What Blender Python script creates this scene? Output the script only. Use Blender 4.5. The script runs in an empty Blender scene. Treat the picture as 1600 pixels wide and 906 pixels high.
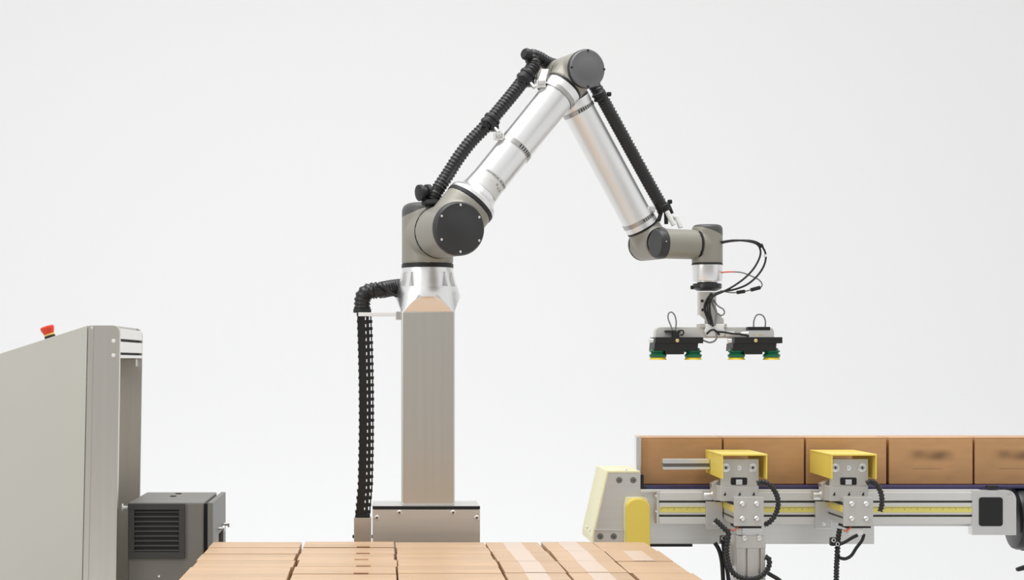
import bpy, bmesh, math, random
from mathutils import Vector, Matrix
random.seed(7)

# ------------------------------------------------------------------ camera
F, CX, CY, CH = 2890.0, 595.0, 565.0, 1.35          # focal length in px, vanishing point, eye height
scene = bpy.context.scene
cam_data = bpy.data.cameras.new('camera')
cam_data.sensor_width = 36.0
cam_data.lens = F / 1600 * 36
cam_data.shift_x = (800 - CX) / 1600
cam_data.shift_y = (CY - 453) / 1600
cam_data.clip_end = 100
cam = bpy.data.objects.new('camera', cam_data)
scene.collection.objects.link(cam)
cam.location = (0, 0, CH)
cam.rotation_euler = (math.pi / 2, 0, 0)
scene.camera = cam

# ------------------------------------------------------------------ world, lights, exposure
world = bpy.data.worlds.new('world')
scene.world = world
world.use_nodes = True
bgn = world.node_tree.nodes['Background']
bgn.inputs[0].default_value = (1.0, 0.998, 0.995, 1)
bgn.inputs[1].default_value = 0.81

def area(name, loc, target, sx, sy, power, color=(1, 1, 1)):
    l = bpy.data.lights.new(name, 'AREA')
    l.shape = 'RECTANGLE'; l.size = sx; l.size_y = sy; l.energy = power; l.color = color
    o = bpy.data.objects.new(name, l)
    scene.collection.objects.link(o)
    o.location = loc
    o.rotation_euler = (Vector(target) - Vector(loc)).to_track_quat('-Z', 'Y').to_euler()
    return o
area('ceiling_softbox', (0.2, 5.2, 4.6), (0.2, 5.4, 0), 3.6, 2.0, 108)
area('side_softbox', (-3.6, 2.6, 3.4), (0.4, 5.6, 1.4), 1.2, 2.6, 50)

vs = scene.view_settings
vs.view_transform = 'Standard'
vs.look = 'None'
vs.exposure = 0.0
vs.gamma = 1.0
vs.use_curve_mapping = False

# ------------------------------------------------------------------ helpers
def P(px, py, Y):
    return Vector(((px - CX) / F * Y, Y, CH - (py - CY) / F * Y))

PSI = math.radians(20)                                # turn of the robot about its base
RX0, RY0 = (668 - CX) / F * 5.5, 5.5
CS, SN = math.cos(PSI), math.sin(PSI)
def L2W(l):
    return Vector((RX0 + l[0] * CS - l[1] * SN, RY0 + l[0] * SN + l[1] * CS, l[2]))
def RL(px, py, s):                                    # robot-frame point on the plane y = -s
    r = Vector(((px - CX) / F, 1, -(py - CY) / F))
    n = Vector((-SN, CS, 0))
    t = (-s + n.dot(Vector((RX0, RY0, 0)))) / n.dot(r)
    p = r * t + Vector((0, 0, CH))
    dx, dy = p.x - RX0, p.y - RY0
    return Vector((dx * CS + dy * SN, -s, p.z))
def RP(px, py, s):
    return L2W(RL(px, py, s))

def lin(r, g, b):
    f = lambda c: (c / 255) / 12.92 if c <= 10 else ((c / 255 + 0.055) / 1.055) ** 2.4
    return (f(r), f(g), f(b), 1)

def mat(name, col, rough=0.5, metal=0.0, spec=0.5, noise=None, bump=None, coat=0.0, aniso=0.0):
    """noise=(scale_vec, amount)  bump=(scale_vec, strength)"""
    m = bpy.data.materials.new(name)
    m.use_nodes = True
    nt = m.node_tree
    b = nt.nodes['Principled BSDF']
    b.inputs['Base Color'].default_value = col
    b.inputs['Roughness'].default_value = rough
    b.inputs['Metallic'].default_value = metal
    b.inputs['Specular IOR Level'].default_value = spec
    b.inputs['Coat Weight'].default_value = coat
    b.inputs['Anisotropic'].default_value = aniso
    tc = nt.nodes.new('ShaderNodeTexCoord')
    def tex(scale, detail=4):
        mp = nt.nodes.new('ShaderNodeMapping')
        mp.inputs['Scale'].default_value = scale
        n = nt.nodes.new('ShaderNodeTexNoise')
        n.inputs['Scale'].default_value = 1.0
        n.inputs['Detail'].default_value = detail
        nt.links.new(tc.outputs['Object'], mp.inputs[0])
        nt.links.new(mp.outputs[0], n.inputs['Vector'])
        return n
    if noise:
        n = tex(noise[0])
        mx = nt.nodes.new('ShaderNodeMix'); mx.data_type = 'RGBA'
        a = noise[1]
        mx.inputs[6].default_value = tuple(c * (1 - a) for c in col[:3]) + (1,)
        mx.inputs[7].default_value = tuple(min(1, c * (1 + a)) for c in col[:3]) + (1,)
        nt.links.new(n.outputs['Fac'], mx.inputs[0])
        nt.links.new(mx.outputs[2], b.inputs['Base Color'])
    if bump:
        n = tex(bump[0], 3)
        bp = nt.nodes.new('ShaderNodeBump')
        bp.inputs['Strength'].default_value = bump[1]
        bp.inputs['Distance'].default_value = 0.002
        nt.links.new(n.outputs['Fac'], bp.inputs['Height'])
        nt.links.new(bp.outputs[0], b.inputs['Normal'])
    return m

M = {}
M['wall'] = mat('white_wall_paint', (0.92, 0.925, 0.93, 1), 0.9, spec=0.1)
M['floor'] = mat('pale_floor', (0.80, 0.80, 0.79, 1), 0.6, noise=((2, 2, 2), 0.03))
M['grey_wall'] = mat('grey_wall_paint', (0.40, 0.385, 0.355, 1), 0.8, noise=((1, 1, 1), 0.05))
M['alu'] = mat('anodised_aluminium', (0.88, 0.88, 0.88, 1), 0.33, 1.0, noise=((6, 6, 6), 0.03))
M['alu_soft'] = mat('matt_aluminium', (0.86, 0.86, 0.86, 1), 0.45, 1.0, noise=((6, 6, 6), 0.05))
M['alu_satin'] = mat('satin_aluminium', (0.80, 0.80, 0.80, 1), 0.38, 1.0, noise=((20, 20, 20), 0.05))
M['steel'] = mat('brushed_stainless', (0.74, 0.715, 0.67, 1), 0.34, 1.0, noise=((60, 60, 1.5), 0.06), bump=((500, 500, 6), 0.05))
M['steel_h'] = mat('brushed_stainless_horizontal', (0.80, 0.80, 0.79, 1), 0.38, 1.0, noise=((2, 60, 90), 0.06), bump=((6, 300, 500), 0.05))
M['band'] = mat('clamp_band_steel', (0.46, 0.455, 0.44, 1), 0.35, 1.0)
M['panel'] = mat('light_grey_panel', lin(196, 195, 187), 0.5, 0.0, noise=((3, 3, 3), 0.03))
M['zinc'] = mat('zinc_plated_steel', (0.78, 0.77, 0.75, 1), 0.3, 1.0)
M['plate'] = mat('bead_blasted_plate', lin(198, 196, 191), 0.45, 0.2, noise=((40, 40, 40), 0.05))
M['robot_grey'] = mat('robot_grey_lacquer', lin(150, 147, 137), 0.42, 0.25, noise=((8, 8, 8), 0.03))
M['black'] = mat('black_rubber', lin(24, 24, 25), 0.5)
M['black_gloss'] = mat('black_plastic', lin(30, 30, 31), 0.33)
M['cap'] = mat('charcoal_cap_plastic', lin(48, 48, 49), 0.42)
M['lid'] = mat('dark_grey_lid_plastic', lin(76, 76, 75), 0.4)
M['dark'] = mat('dark_void_paint', lin(26, 26, 27), 0.7)
M['white'] = mat('white_plastic', lin(236, 236, 234), 0.4)
M['orange'] = mat('orange_cable', lin(226, 110, 70), 0.5)
M['grey_cable'] = mat('grey_cable', lin(120, 120, 120), 0.5)
M['red'] = mat('red_button_plastic', lin(222, 62, 30), 0.35)
M['amber'] = mat('yellow_ring_plastic', lin(240, 200, 110), 0.4)
M['yellow'] = mat('yellow_lacquer', lin(240, 214, 96), 0.4, noise=((10, 10, 10), 0.03))
M['pale_yellow'] = mat('pale_yellow_lacquer', lin(246, 241, 200), 0.45)
M['fan_grey'] = mat('grey_enclosure_lacquer', lin(116, 114, 108), 0.45, noise=((30, 30, 30), 0.03))
M['profile'] = mat('white_anodised_profile', lin(224, 223, 220), 0.35, 0.25)
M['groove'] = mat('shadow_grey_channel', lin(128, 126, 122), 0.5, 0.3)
M['bar_plate'] = mat('light_grey_bar', lin(214, 212, 207), 0.45, 0.1)
M['cap_grey'] = mat('mid_grey_cap_plastic', lin(104, 104, 106), 0.4)
M['ruler'] = mat('ruler_yellow', lin(230, 218, 120), 0.45)
M['grille'] = mat('dark_grille_plastic', lin(58, 57, 56), 0.45)
M['green'] = mat('green_silicone', lin(16, 104, 70), 0.3)
M['lip'] = mat('yellow_silicone', lin(236, 205, 40), 0.35)
M['brass'] = mat('brass', (0.85, 0.68, 0.36, 1), 0.3, 1.0)
M['belt'] = mat('blue_belt', lin(46, 45, 88), 0.55)
M['tape'] = mat('packing_tape', lin(216, 192, 172), 0.35, spec=0.5)
M['tape_tan'] = mat('tan_paper_tape', lin(176, 128, 92), 0.6)
M['ink'] = mat('dark_ink', lin(50, 50, 52), 0.6)
M['label'] = mat('silver_label', lin(214, 214, 212), 0.45, 0.2)
M['wood'] = mat('pine_boards', lin(214, 178, 128), 0.7, noise=((3, 40, 40), 0.15))

def cardboard(name, col, print_mask=False):
    m = mat(name, col, 0.40, spec=0.5)
    nt = m.node_tree
    b = nt.nodes['Principled BSDF']
    tc = nt.nodes.new('ShaderNodeTexCoord')
    mp = nt.nodes.new('ShaderNodeMapping'); mp.inputs['Scale'].default_value = (14, 14, 60)
    n = nt.nodes.new('ShaderNodeTexNoise'); n.inputs['Scale'].default_value = 1; n.inputs['Detail'].default_value = 5
    oi = nt.nodes.new('ShaderNodeObjectInfo')
    nt.links.new(tc.outputs['Object'], mp.inputs[0]); nt.links.new(mp.outputs[0], n.inputs['Vector'])
    mx = nt.nodes.new('ShaderNodeMix'); mx.data_type = 'RGBA'
    mx.inputs[6].default_value = tuple(c * 0.88 for c in col[:3]) + (1,)
    mx.inputs[7].default_value = tuple(min(1, c * 1.1) for c in col[:3]) + (1,)
    nt.links.new(n.outputs['Fac'], mx.inputs[0])
    hs = nt.nodes.new('ShaderNodeHueSaturation')
    mr = nt.nodes.new('ShaderNodeMapRange'); mr.inputs[3].default_value = 0.93; mr.inputs[4].default_value = 1.06
    nt.links.new(oi.outputs['Random'], mr.inputs[0]); nt.links.new(mr.outputs[0], hs.inputs['Value'])
    nt.links.new(mx.outputs[2], hs.inputs['Color'])
    out = hs.outputs[0]
    if print_mask:                                   # faded print on the front of the box: soft lettering band and a thin line
        sep = nt.nodes.new('ShaderNodeSeparateXYZ'); nt.links.new(tc.outputs['Object'], sep.inputs[0])
        def band(sock, c, half, soft):
            a = nt.nodes.new('ShaderNodeMath'); a.operation = 'SUBTRACT'; a.inputs[1].default_value = c
            nt.links.new(sock, a.inputs[0])
            ab = nt.nodes.new('ShaderNodeMath'); ab.operation = 'ABSOLUTE'; nt.links.new(a.outputs[0], ab.inputs[0])
            r = nt.nodes.new('ShaderNodeMapRange'); r.interpolation_type = 'SMOOTHSTEP'
            r.inputs[1].default_value = half - soft; r.inputs[2].default_value = half + soft
            r.inputs[3].default_value = 1; r.inputs[4].default_value = 0
            nt.links.new(ab.outputs[0], r.inputs[0]); return r.outputs[0]
        def mul(a, bb):
            k = nt.nodes.new('ShaderNodeMath'); k.operation = 'MULTIPLY'
            for i, s in enumerate((a, bb)):
                if isinstance(s, float): k.inputs[i].default_value = s
                else: nt.links.new(s, k.inputs[i])
            return k.outputs[0]
        front = band(sep.outputs[1], -0.02, 0.03, 0.004)
        n2 = nt.nodes.new('ShaderNodeTexNoise'); n2.inputs['Scale'].default_value = 22; n2.inputs['Detail'].default_value = 0
        nt.links.new(tc.outputs['Object'], n2.inputs['Vector'])
        text = mul(mul(band(sep.outputs[0], 0.128, 0.062, 0.024), band(sep.outputs[2], 0.089, 0.013, 0.012)), n2.outputs['Fac'])
        line = mul(mul(band(sep.outputs[0], 0.118, 0.044, 0.01), band(sep.outputs[2], 0.048, 0.0012, 0.0008)), 0.4)
        ad = nt.nodes.new('ShaderNodeMath'); ad.operation = 'ADD'; ad.use_clamp = True
        nt.links.new(text, ad.inputs[0]); nt.links.new(line, ad.inputs[1])
        fin = mul(mul(ad.outputs[0], front), 1.1)
        m2 = nt.nodes.new('ShaderNodeMix'); m2.data_type = 'RGBA'
        m2.inputs[7].default_value = lin(92, 66, 44)
        nt.links.new(fin, m2.inputs[0]); nt.links.new(out, m2.inputs[6]); out = m2.outputs[2]
    nt.links.new(out, b.inputs['Base Color'])
    bn = nt.nodes.new('ShaderNodeTexNoise'); bn.inputs['Scale'].default_value = 9; bn.inputs['Detail'].default_value = 2
    nt.links.new(tc.outputs['Object'], bn.inputs['Vector'])
    bp = nt.nodes.new('ShaderNodeBump'); bp.inputs['Strength'].default_value = 0.4; bp.inputs['Distance'].default_value = 0.012
    nt.links.new(bn.outputs['Fac'], bp.inputs['Height']); nt.links.new(bp.outputs[0], b.inputs['Normal'])
    return m
M['card'] = cardboard('kraft_cardboard', lin(206, 158, 108))
M['card_lit'] = cardboard('kraft_cardboard_lit', lin(203, 168, 131))  # lit copy of the kraft: washed-out brightness of the pallet tops put into the colour
M['card_print'] = cardboard('kraft_cardboard_printed', lin(206, 158, 108), True)

def obj(name, bm, m, parent=None, smooth=None):
    me = bpy.data.meshes.new(name)
    bmesh.ops.recalc_face_normals(bm, faces=bm.faces[:])
    if smooth is not None:
        for f in bm.faces: f.smooth = True
        for e in bm.edges:
            if len(e.link_faces) == 2:
                e.smooth = e.calc_face_angle(0) < math.radians(smooth)
    bm.to_mesh(me); bm.free()
    me.materials.append(M[m] if isinstance(m, str) else m)
    o = bpy.data.objects.new(name, me)
    scene.collection.objects.link(o)
    if parent is not None: adopt(o, parent)
    return o

def root_loc(o):
    v = Vector(o.location)
    while o.parent: o = o.parent; v += Vector(o.location)
    return v
def adopt(o, parent):                                 # mesh data are written in world metres
    o.parent = parent
    r = parent
    if parent.type == 'EMPTY':
        o.matrix_parent_inverse = Matrix.Translation(-Vector(parent.location))

def tag(o, label=None, cat=None, group=None, kind=None):
    if label: o['label'] = label
    if cat: o['category'] = cat
    if group: o['group'] = group
    if kind: o['kind'] = kind
    return o
def thing(name, label, cat, loc, group=None):
    o = bpy.data.objects.new(name, None)
    o.empty_display_size = 0.05
    scene.collection.objects.link(o)
    o.location = loc
    return tag(o, label, cat, group)

def B():
    return bmesh.new()
def merge(bm, other):
    me = bpy.data.meshes.new('t'); other.to_mesh(me); other.free(); bm.from_mesh(me); bpy.data.meshes.remove(me); return bm
def box(x0, x1, y0, y1, z0, z1, bev=0.0, bm=None, seg=2):
    b = B()
    bmesh.ops.create_cube(b, size=1)
    for v in b.verts:
        v.co = Vector(((x0 + x1) / 2 + v.co.x * (x1 - x0), (y0 + y1) / 2 + v.co.y * (y1 - y0), (z0 + z1) / 2 + v.co.z * (z1 - z0)))
    if bev: bmesh.ops.bevel(b, geom=b.edges[:], offset=bev, segments=seg, affect='EDGES', profile=0.5)
    return b if bm is None else merge(bm, b)
def pbox(x0, x1, y0, y1, Y0, Y1, bev=0.0, bm=None):   # front rectangle in photo px at depth Y0, going back to Y1
    a = P(x0, y1, Y0); c = P(x1, y0, Y0)
    return box(a.x, c.x, Y0, Y1, a.z, c.z, bev, bm)
def prism(pts, depth, bev=0.0, bm=None):              # polygon of world points extruded by a vector
    b = B()
    vs_ = [b.verts.new(p) for p in pts]
    f = b.faces.new(vs_)
    r = bmesh.ops.extrude_face_region(b, geom=[f])
    for v in r['geom']:
        if isinstance(v, bmesh.types.BMVert): v.co += Vector(depth)
    if bev:
        bmesh.ops.bevel(b, geom=b.edges[:], offset=bev, segments=2, affect='EDGES', profile=0.5)
    return b if bm is None else merge(bm, b)
def pslab(pts, Y0, Y1, bev=0.0, bm=None):
    return prism([P(x, y, Y0) for x, y in pts], (0, Y1 - Y0, 0), bev, bm)
def frame_axes(d):
    d = Vector(d).normalized()
    a = Vector((0, 0, 1)) if abs(d.z) < 0.9 else Vector((1, 0, 0))
    u = d.cross(a).normalized(); w = u.cross(d).normalized()
    return d, u, w
def cyl(p0, p1, r0, r1=None, seg=40, bm=None, bev=0.0):
    r1 = r0 if r1 is None else r1
    p0, p1 = Vector(p0), Vector(p1)
    L = (p1 - p0).length
    prof = [(0, 0), (r0 - bev, 0)] + ([(r0, bev)] if bev else []) + ([(r1, L - bev)] if bev else []) + [(r1 - bev, L), (0, L)]
    return lathe(p0, p1 - p0, prof, seg, bm)
def lathe(p0, d, prof, seg=48, bm=None, rf=None):
    """profile of (radius, height along d); rf(angle, height, r) may change the radius"""
    b = B()
    d, u, w = frame_axes(d)
    rings = []
    for r, h in prof:
        if r < 1e-6:
            rings.append([b.verts.new(Vector(p0) + d * h)]); continue
        ring = []
        for k in range(seg):
            a = 2 * math.pi * k / seg
            rr = rf(a, h, r) if rf else r
            ring.append(b.verts.new(Vector(p0) + d * h + (u * math.cos(a) + w * math.sin(a)) * rr))
        rings.append(ring)
    for A, C in zip(rings, rings[1:]):
        if len(A) == 1 and len(C) == 1: continue
        for k in range(seg):
            k2 = (k + 1) % seg
            if len(A) == 1: b.faces.new((A[0], C[k], C[k2]))
            elif len(C) == 1: b.faces.new((A[k], A[k2], C[0]))
            else: b.faces.new((A[k], A[k2], C[k2], C[k]))
    return b if bm is None else merge(bm, b)
def ring(p0, d, r_in, r_out, h, seg=48, bm=None):
    b = B()
    prof = [(r_in, 0), (r_out, 0), (r_out, h), (r_in, h), (r_in, 0)]
    return lathe(p0, d, prof, seg, bm)
def spline(pts, step=0.004):
    pts = [Vector(p) for p in pts]
    ext = [pts[0] * 2 - pts[1]] + pts + [pts[-1] * 2 - pts[-2]]
    out = []
    for i in range(1, len(ext) - 2):
        p0, p1, p2, p3 = ext[i - 1:i + 3]
        n = max(2, int((p2 - p1).length / step))
        for k in range(n):
            t = k / n
            out.append(0.5 * ((2 * p1) + (p2 - p0) * t + (2 * p0 - 5 * p1 + 4 * p2 - p3) * t * t + (3 * p1 - p0 - 3 * p2 + p3) * t ** 3))
    out.append(pts[-1])
    return out
def tube(pts, r, seg=8, step=0.006, bm=None, corr=None):
    """round cable along a smooth path; corr=(pitch, depth) makes it corrugated"""
    if corr: step = corr[0] / 4
    path = spline(pts, step)
    b = B()
    rings = []
    d0 = (path[1] - path[0]).normalized()
    _, u, w = frame_axes(d0)
    acc = 0.0
    for i, p in enumerate(path):
        d = (path[min(i + 1, len(path) - 1)] - path[max(i - 1, 0)]).normalized()
        u = (u - d * u.dot(d)).normalized(); w = d.cross(u)
        rr = r
        if corr:
            rr = r if (i % 4) in (0, 1) else r - corr[1]
        rings.append([b.verts.new(p + (u * math.cos(2 * math.pi * k / seg) + w * math.sin(2 * math.pi * k / seg)) * rr) for k in range(seg)])
    for A, C in zip(rings, rings[1:]):
        for k in range(seg):
            b.faces.new((A[k], A[(k + 1) % seg], C[(k + 1) % seg], C[k]))
    b.faces.new(rings[0]); b.faces.new(rings[-1])
    return b if bm is None else merge(bm, b)
def rounded(pts, which, r, n=6):                       # round the listed corners of a 2D polygon
    out = []
    N = len(pts)
    for i, p in enumerate(pts):
        if i not in which: out.append(p); continue
        a = Vector(pts[i - 1]) - Vector(p); c = Vector(pts[(i + 1) % N]) - Vector(p)
        p0 = Vector(p) + a.normalized() * r; p1 = Vector(p) + c.normalized() * r
        for k in range(n + 1):
            t = k / n
            q = p0 * (1 - t) ** 2 + Vector(p) * 2 * t * (1 - t) + p1 * t * t
            out.append((q.x, q.y))
    return out
def blended(bms, voxel=0.004, smooth=10):              # union of solids with soft fillets, as one closed skin
    b = B()
    for k in bms: merge(b, k)
    bmesh.ops.recalc_face_normals(b, faces=b.faces[:])
    me = bpy.data.meshes.new('t'); b.to_mesh(me); b.free()
    o = bpy.data.objects.new('t', me); scene.collection.objects.link(o)
    m = o.modifiers.new('r', 'REMESH'); m.mode = 'VOXEL'; m.voxel_size = voxel
    s = o.modifiers.new('s', 'SMOOTH'); s.iterations = smooth; s.factor = 0.5
    dg = bpy.context.evaluated_depsgraph_get()
    me2 = bpy.data.meshes.new_from_object(o.evaluated_get(dg))
    out = B(); out.from_mesh(me2)
    bpy.data.objects.remove(o); bpy.data.meshes.remove(me); bpy.data.meshes.remove(me2)
    return out
def split(bm, co, no):                                 # two closed halves of a skin
    a = bm.copy(); c = bm
    for k, side in ((a, True), (c, False)):
        r = bmesh.ops.bisect_plane(k, geom=k.verts[:] + k.edges[:] + k.faces[:], plane_co=co, plane_no=no, clear_inner=side, clear_outer=not side)
        es = [e for e in k.edges if e.is_boundary]
        if es: bmesh.ops.holes_fill(k, edges=es, sides=0)
    return a, c                                        # a = the part on the side of `no`

def words(text, size, place, mat_name, name, parent, depth=0.0004):
    """flat lettering; place(x, y) gives the world point of a point of the text plane"""
    c = bpy.data.curves.new('t', 'FONT'); c.body = text; c.size = size; c.align_x = 'CENTER'; c.resolution_u = 2
    o = bpy.data.objects.new('t', c); scene.collection.objects.link(o)
    dg = bpy.context.evaluated_depsgraph_get()
    me = bpy.data.meshes.new_from_object(o.evaluated_get(dg))
    b = B(); b.from_mesh(me)
    bpy.data.objects.remove(o); bpy.data.curves.remove(c); bpy.data.meshes.remove(me)
    for v in b.verts: v.co = place(v.co.x, v.co.y)
    return obj(name, b, mat_name, parent)

# ================================================================== THE SETTING
b = box(-9, 9, -4.2, 10.0, -0.05, 0.0)
tag(obj('floor', b, 'floor'), 'pale smooth floor under the machines', kind='structure')
cove = [(8.8, 0.0)] + [(8.8 + 1.2 * math.sin(a), 1.2 - 1.2 * math.cos(a)) for a in [math.pi / 2 * k / 12 for k in range(1, 13)]] + [(10.0, 6.0), (10.1, 6.0), (10.1, -0.05), (8.8, -0.05)]
b = prism([Vector((-9, y, z)) for y, z in cove], (18, 0, 0))
tag(obj('wall_back', b, 'wall', smooth=30), 'plain white seamless backdrop wall', kind='structure')
b = box(-9, 9, -4.2, -4.0, 0, 3.2)  # unseen wall, added to block world light and give the metal darker reflections
tag(obj('wall_front_blocker', b, 'grey_wall'), 'added grey wall behind the viewer, dimming the metal reflections', kind='structure')

# ================================================================== PEDESTAL
YF, YB = 5.40, 5.60
zt = P(0, 790, YF).z
pL, pR = P(582, 0, YF).x, P(750, 0, YF).x
ped = thing('robot_pedestal', 'stainless steel pedestal with a tall square column under the robot arm', 'pedestal', (RX0, RY0, 0))
obj('base_box', box(pL + .002, pR - .002, YF + .006, YB, 0, zt - 0.010, 0.001), 'steel_h', ped)
obj('top_plate', box(pL, pR, YF, YB, zt - 0.010, zt - 0.0005, 0.001), 'steel_h', ped)
obj('black_edge_strip', box(pL, pR, YF - .003, YF, zt - 0.0098, zt - 0.001), 'black', ped)
fp = obj('front_panel', box(pL, pR, YF - .002, YF + .006, 0.02, zt - 0.011, 0.0008), 'steel_h', ped)
for x, y in ((589, 809), (624, 801), (708, 801), (745, 809)):
    c = P(x, y, YF - .002)
    bb = lathe(c, (0, -1, 0), [(0.0078, 0), (0.0078, .001), (0.006, .0025), (0.003, .0025), (0.003, .0008), (0, .0008)], 16)
    k = obj('screw', bb, 'zinc', fp, 40)
    obj('screw_socket', cyl(c + Vector((0, -.0009, 0)), c + Vector((0, -.0022, 0)), .0029, seg=10), 'lid', fp, 40)
zc = P(0, 486, 5.422).z
h = 0.078
colm = obj('column', box(RX0 - h, RX0 + h, RY0 - h, RY0 + h, zt - .0005, zc, 0.004), 'steel', ped)
# little arm that carries the cable chain
arm_a, arm_b = P(560, 492, 5.47), P(622, 492, 5.47)
obj('chain_bracket', box(P(560, 0, 5.47).x, P(624, 0, 5.47).x, 5.436, 5.449, P(0, 494.5, 5.47).z, P(0, 488.5, 5.47).z, .001), 'white', ped)
obj('bracket_clamp', box(P(618, 0, 5.47).x, RX0 - h, 5.432, 5.495, P(0, 500, 5.47).z, P(0, 487, 5.47).z, .0015), 'zinc', ped)

# ================================================================== ROBOT ARM
rob = thing('articulated_robot', 'grey and aluminium articulated robot arm with black joint caps on the column', 'robot arm', (RX0, RY0, zc))
z_ring = P(0, 413, 5.43).z
def Rr(px): return px / F * 5.5
zz = lambda y: P(0, y, 5.45).z
prof = []
for y, r in tuple((487 - k, 55.5 - k * .20) for k in range(20)) + ((467, 51.5), (464, 51.3), (460, 50.8), (455, 49.5), (450, 47.8), (447.2, 46.6), (446.8, 46.5), (440, 44.2), (434, 42.6), (428, 41.2), (425.2, 40.8), (424.8, 40.7), (420, 40.2), (416.5, 40)):
    prof.append((Rr(r), zz(y) - zc))
prof = [(0, prof[0][1])] + prof + [(0, prof[-1][1])]
zcut0, zcut1 = zz(467) - zc, 0.0
zp0, zp1 = zz(447) - zc, zz(425) - zc
def base_rf(a, hgt, r):
    # square cuts towards the column, and milled pockets around the neck
    if hgt < zcut0 + 1e-4:
        t = (zcut0 - hgt) / (zcut0 - zcut1)
        w_ = 0.0925 * (1 - t) + 0.0785 * t
        m_ = max(abs(math.cos(a)), abs(math.sin(a)))
        r = min(r, w_ / max(m_, 1e-6))
    if zp0 - 1e-5 < hgt < zp1 + 1e-5:
        k = (math.degrees(a) + 45) % 90 - 45
        if 24 < abs(k) < 40: r = min(r, 0.0735)
    return r
obj('base_casting', lathe((RX0, RY0, zc), (0, 0, 1), prof, 432, rf=base_rf), 'alu', rob, 28)
obj('seal_ring', ring(Vector((RX0, RY0, zz(417.5))), (0, 0, 1), .03, .0772, zz(411.5) - zz(417.5)), 'black', rob, 40)

J2 = Vector((0, 0, RL(719, 357, .25).z))
J3c = RL(918, 107, .24)
S2, S3, SB = .165, .06, .185
J2p = Vector((0, -S2, J2.z)); J3p = Vector((J3c.x, -S2, J3c.z))
J4p = RL(1017, 381, S3)
J3q = Vector((J3c.x, -S3, J3c.z))
D = Vector((0, -1, 0))                                 # joint axes, towards the viewer
W = L2W
def lcyl(p0, p1, r0, r1=None, seg=48, bev=0.0): return cyl(W(p0), W(p1), r0, r1, seg, bev=bev)
def wd(v): return Vector((v[0] * CS - v[1] * SN, v[0] * SN + v[1] * CS, v[2]))   # direction

# shoulder housing (turns on the base)
zb = zz(411.5)
z_top = P(0, 317, 5.5).z
sh = blended([lathe((RX0, RY0, zb), (0, 0, 1), [(0, 0), (.0765, 0), (.0765, z_top - zb - .022), (.072, z_top - zb - .010), (.060, z_top - zb - .002), (.045, z_top - zb), (0, z_top - zb)], 64),
              lcyl((0, .0, J2.z), (0, -.094, J2.z), .0765)], .004, 9)
n_l = wd(Vector((-.36, .10, .93))).normalized()
lid, sh = split(sh, W((0, -.0, z_top - .012)), n_l)
obj('shoulder_housing', sh, 'robot_grey', rob, 40)
obj('shoulder_lid', lid, 'lid', rob, 40)
obj('seal_ring', ring(W((0, -.0915, J2.z)), wd(D), .03, .0772, .004), 'black', rob, 40)
# upper-arm joint housing
U = (J3p - J2p).normalized()
r1 = J2p + U * .100
h2 = blended([lcyl((0, -.0950, J2.z), (0, -.236, J2.z), .0772), lcyl(J2p, r1, .0765)], .004, 9)
obj('upper_arm_joint_housing', h2, 'robot_grey', rob, 40)
def cap(c, r, th, parent, screws, name, ph=0.3, hole=0.82, m='cap'):
    o = obj(name, lathe(W(c), wd(D), [(0, 0), (r, 0), (r, th * .55), (r * .965, th * .85), (r * .93, th), (r * .55, th), (r * .53, th + .0006), (0, th + .0006)], 64), m, parent, 40)
    for k in range(screws):
        a = ph + 2 * math.pi * k / screws
        p = Vector(c) + Vector((math.cos(a) * r * hole, 0, math.sin(a) * r * hole)) + D * th
        obj('screw', lathe(W(p), wd(D), [(.0036, -.0005), (.0036, .001), (.0024, .0018), (0, .0018)], 10), 'zinc' if m == 'cap' else 'dark', o, 40)
    return o
cap((0, -.234, J2.z), .0775, .022, rob, 6, 'shoulder_cap', .52, .86)
# upper arm tube with end collars and clamp bands
Lr = (J3p - J2p).length
obj('seal_ring', ring(W(J2p + U * .098), wd(U), .03, .0775, .011), 'black', rob, 40)
s0 = .109
r_t = .0525
tube_prof = [(0, s0), (.0765, s0), (.0765, s0 + .010), (.073, s0 + .016), (.064, s0 + .022), (.057, s0 + .034), (.054, s0 + .055), (r_t, s0 + .08), (r_t, Lr - .098), (r_t + .0005, Lr - .096), (.057, Lr - .088), (.0582, Lr - .086), (.0582, Lr - .066), (0, Lr - .066)]
upt = obj('upper_arm_tube', lathe(W(J2p), wd(U), tube_prof, 64), 'alu', rob, 30)
obj('seal_ring', ring(W(J2p + U * (Lr - .066)), wd(U), .02, .0578, .008), 'black', rob, 40)
E1 = blended([lcyl(J3p + D * (-.058), J3p + D * .062, .0565), lcyl(J3p, J3p - U * .059, .0575)], .0035, 8)
obj('elbow_front_housing', E1, 'robot_grey', rob, 40)
cap(J3p + D * .060, .0570, .018, rob, 4, 'elbow_cap', .0, .93, 'cap_grey')
obj('cap_rim', ring(W(J3p + D * .058), wd(D), .04, .0576, .013), 'cap', rob, 40)
obj('seal_ring', ring(W(J3p + D * (-.060)), wd(D), .02, .0555, .003), 'black', rob, 40)
V = (J4p - J3q).normalized()
Lf = (J4p - J3q).length
E2 = blended([lcyl(J3q + D * .044, J3q - D * .056, .0555), lcyl(J3q, J3q + V * .075, .051)], .0035, 8)
obj('elbow_rear_housing', E2, 'robot_grey', rob, 40)
obj('elbow_rear_cap', lathe(W(J3q - D * .054), wd(-D), [(.056, 0), (.056, .010), (.052, .016), (0, .016)], 48), 'cap', rob, 40)
r_f = .0485
obj('seal_ring', ring(W(J3q + V * .074), wd(V), .02, .0505, .006), 'black', rob, 40)
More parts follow.
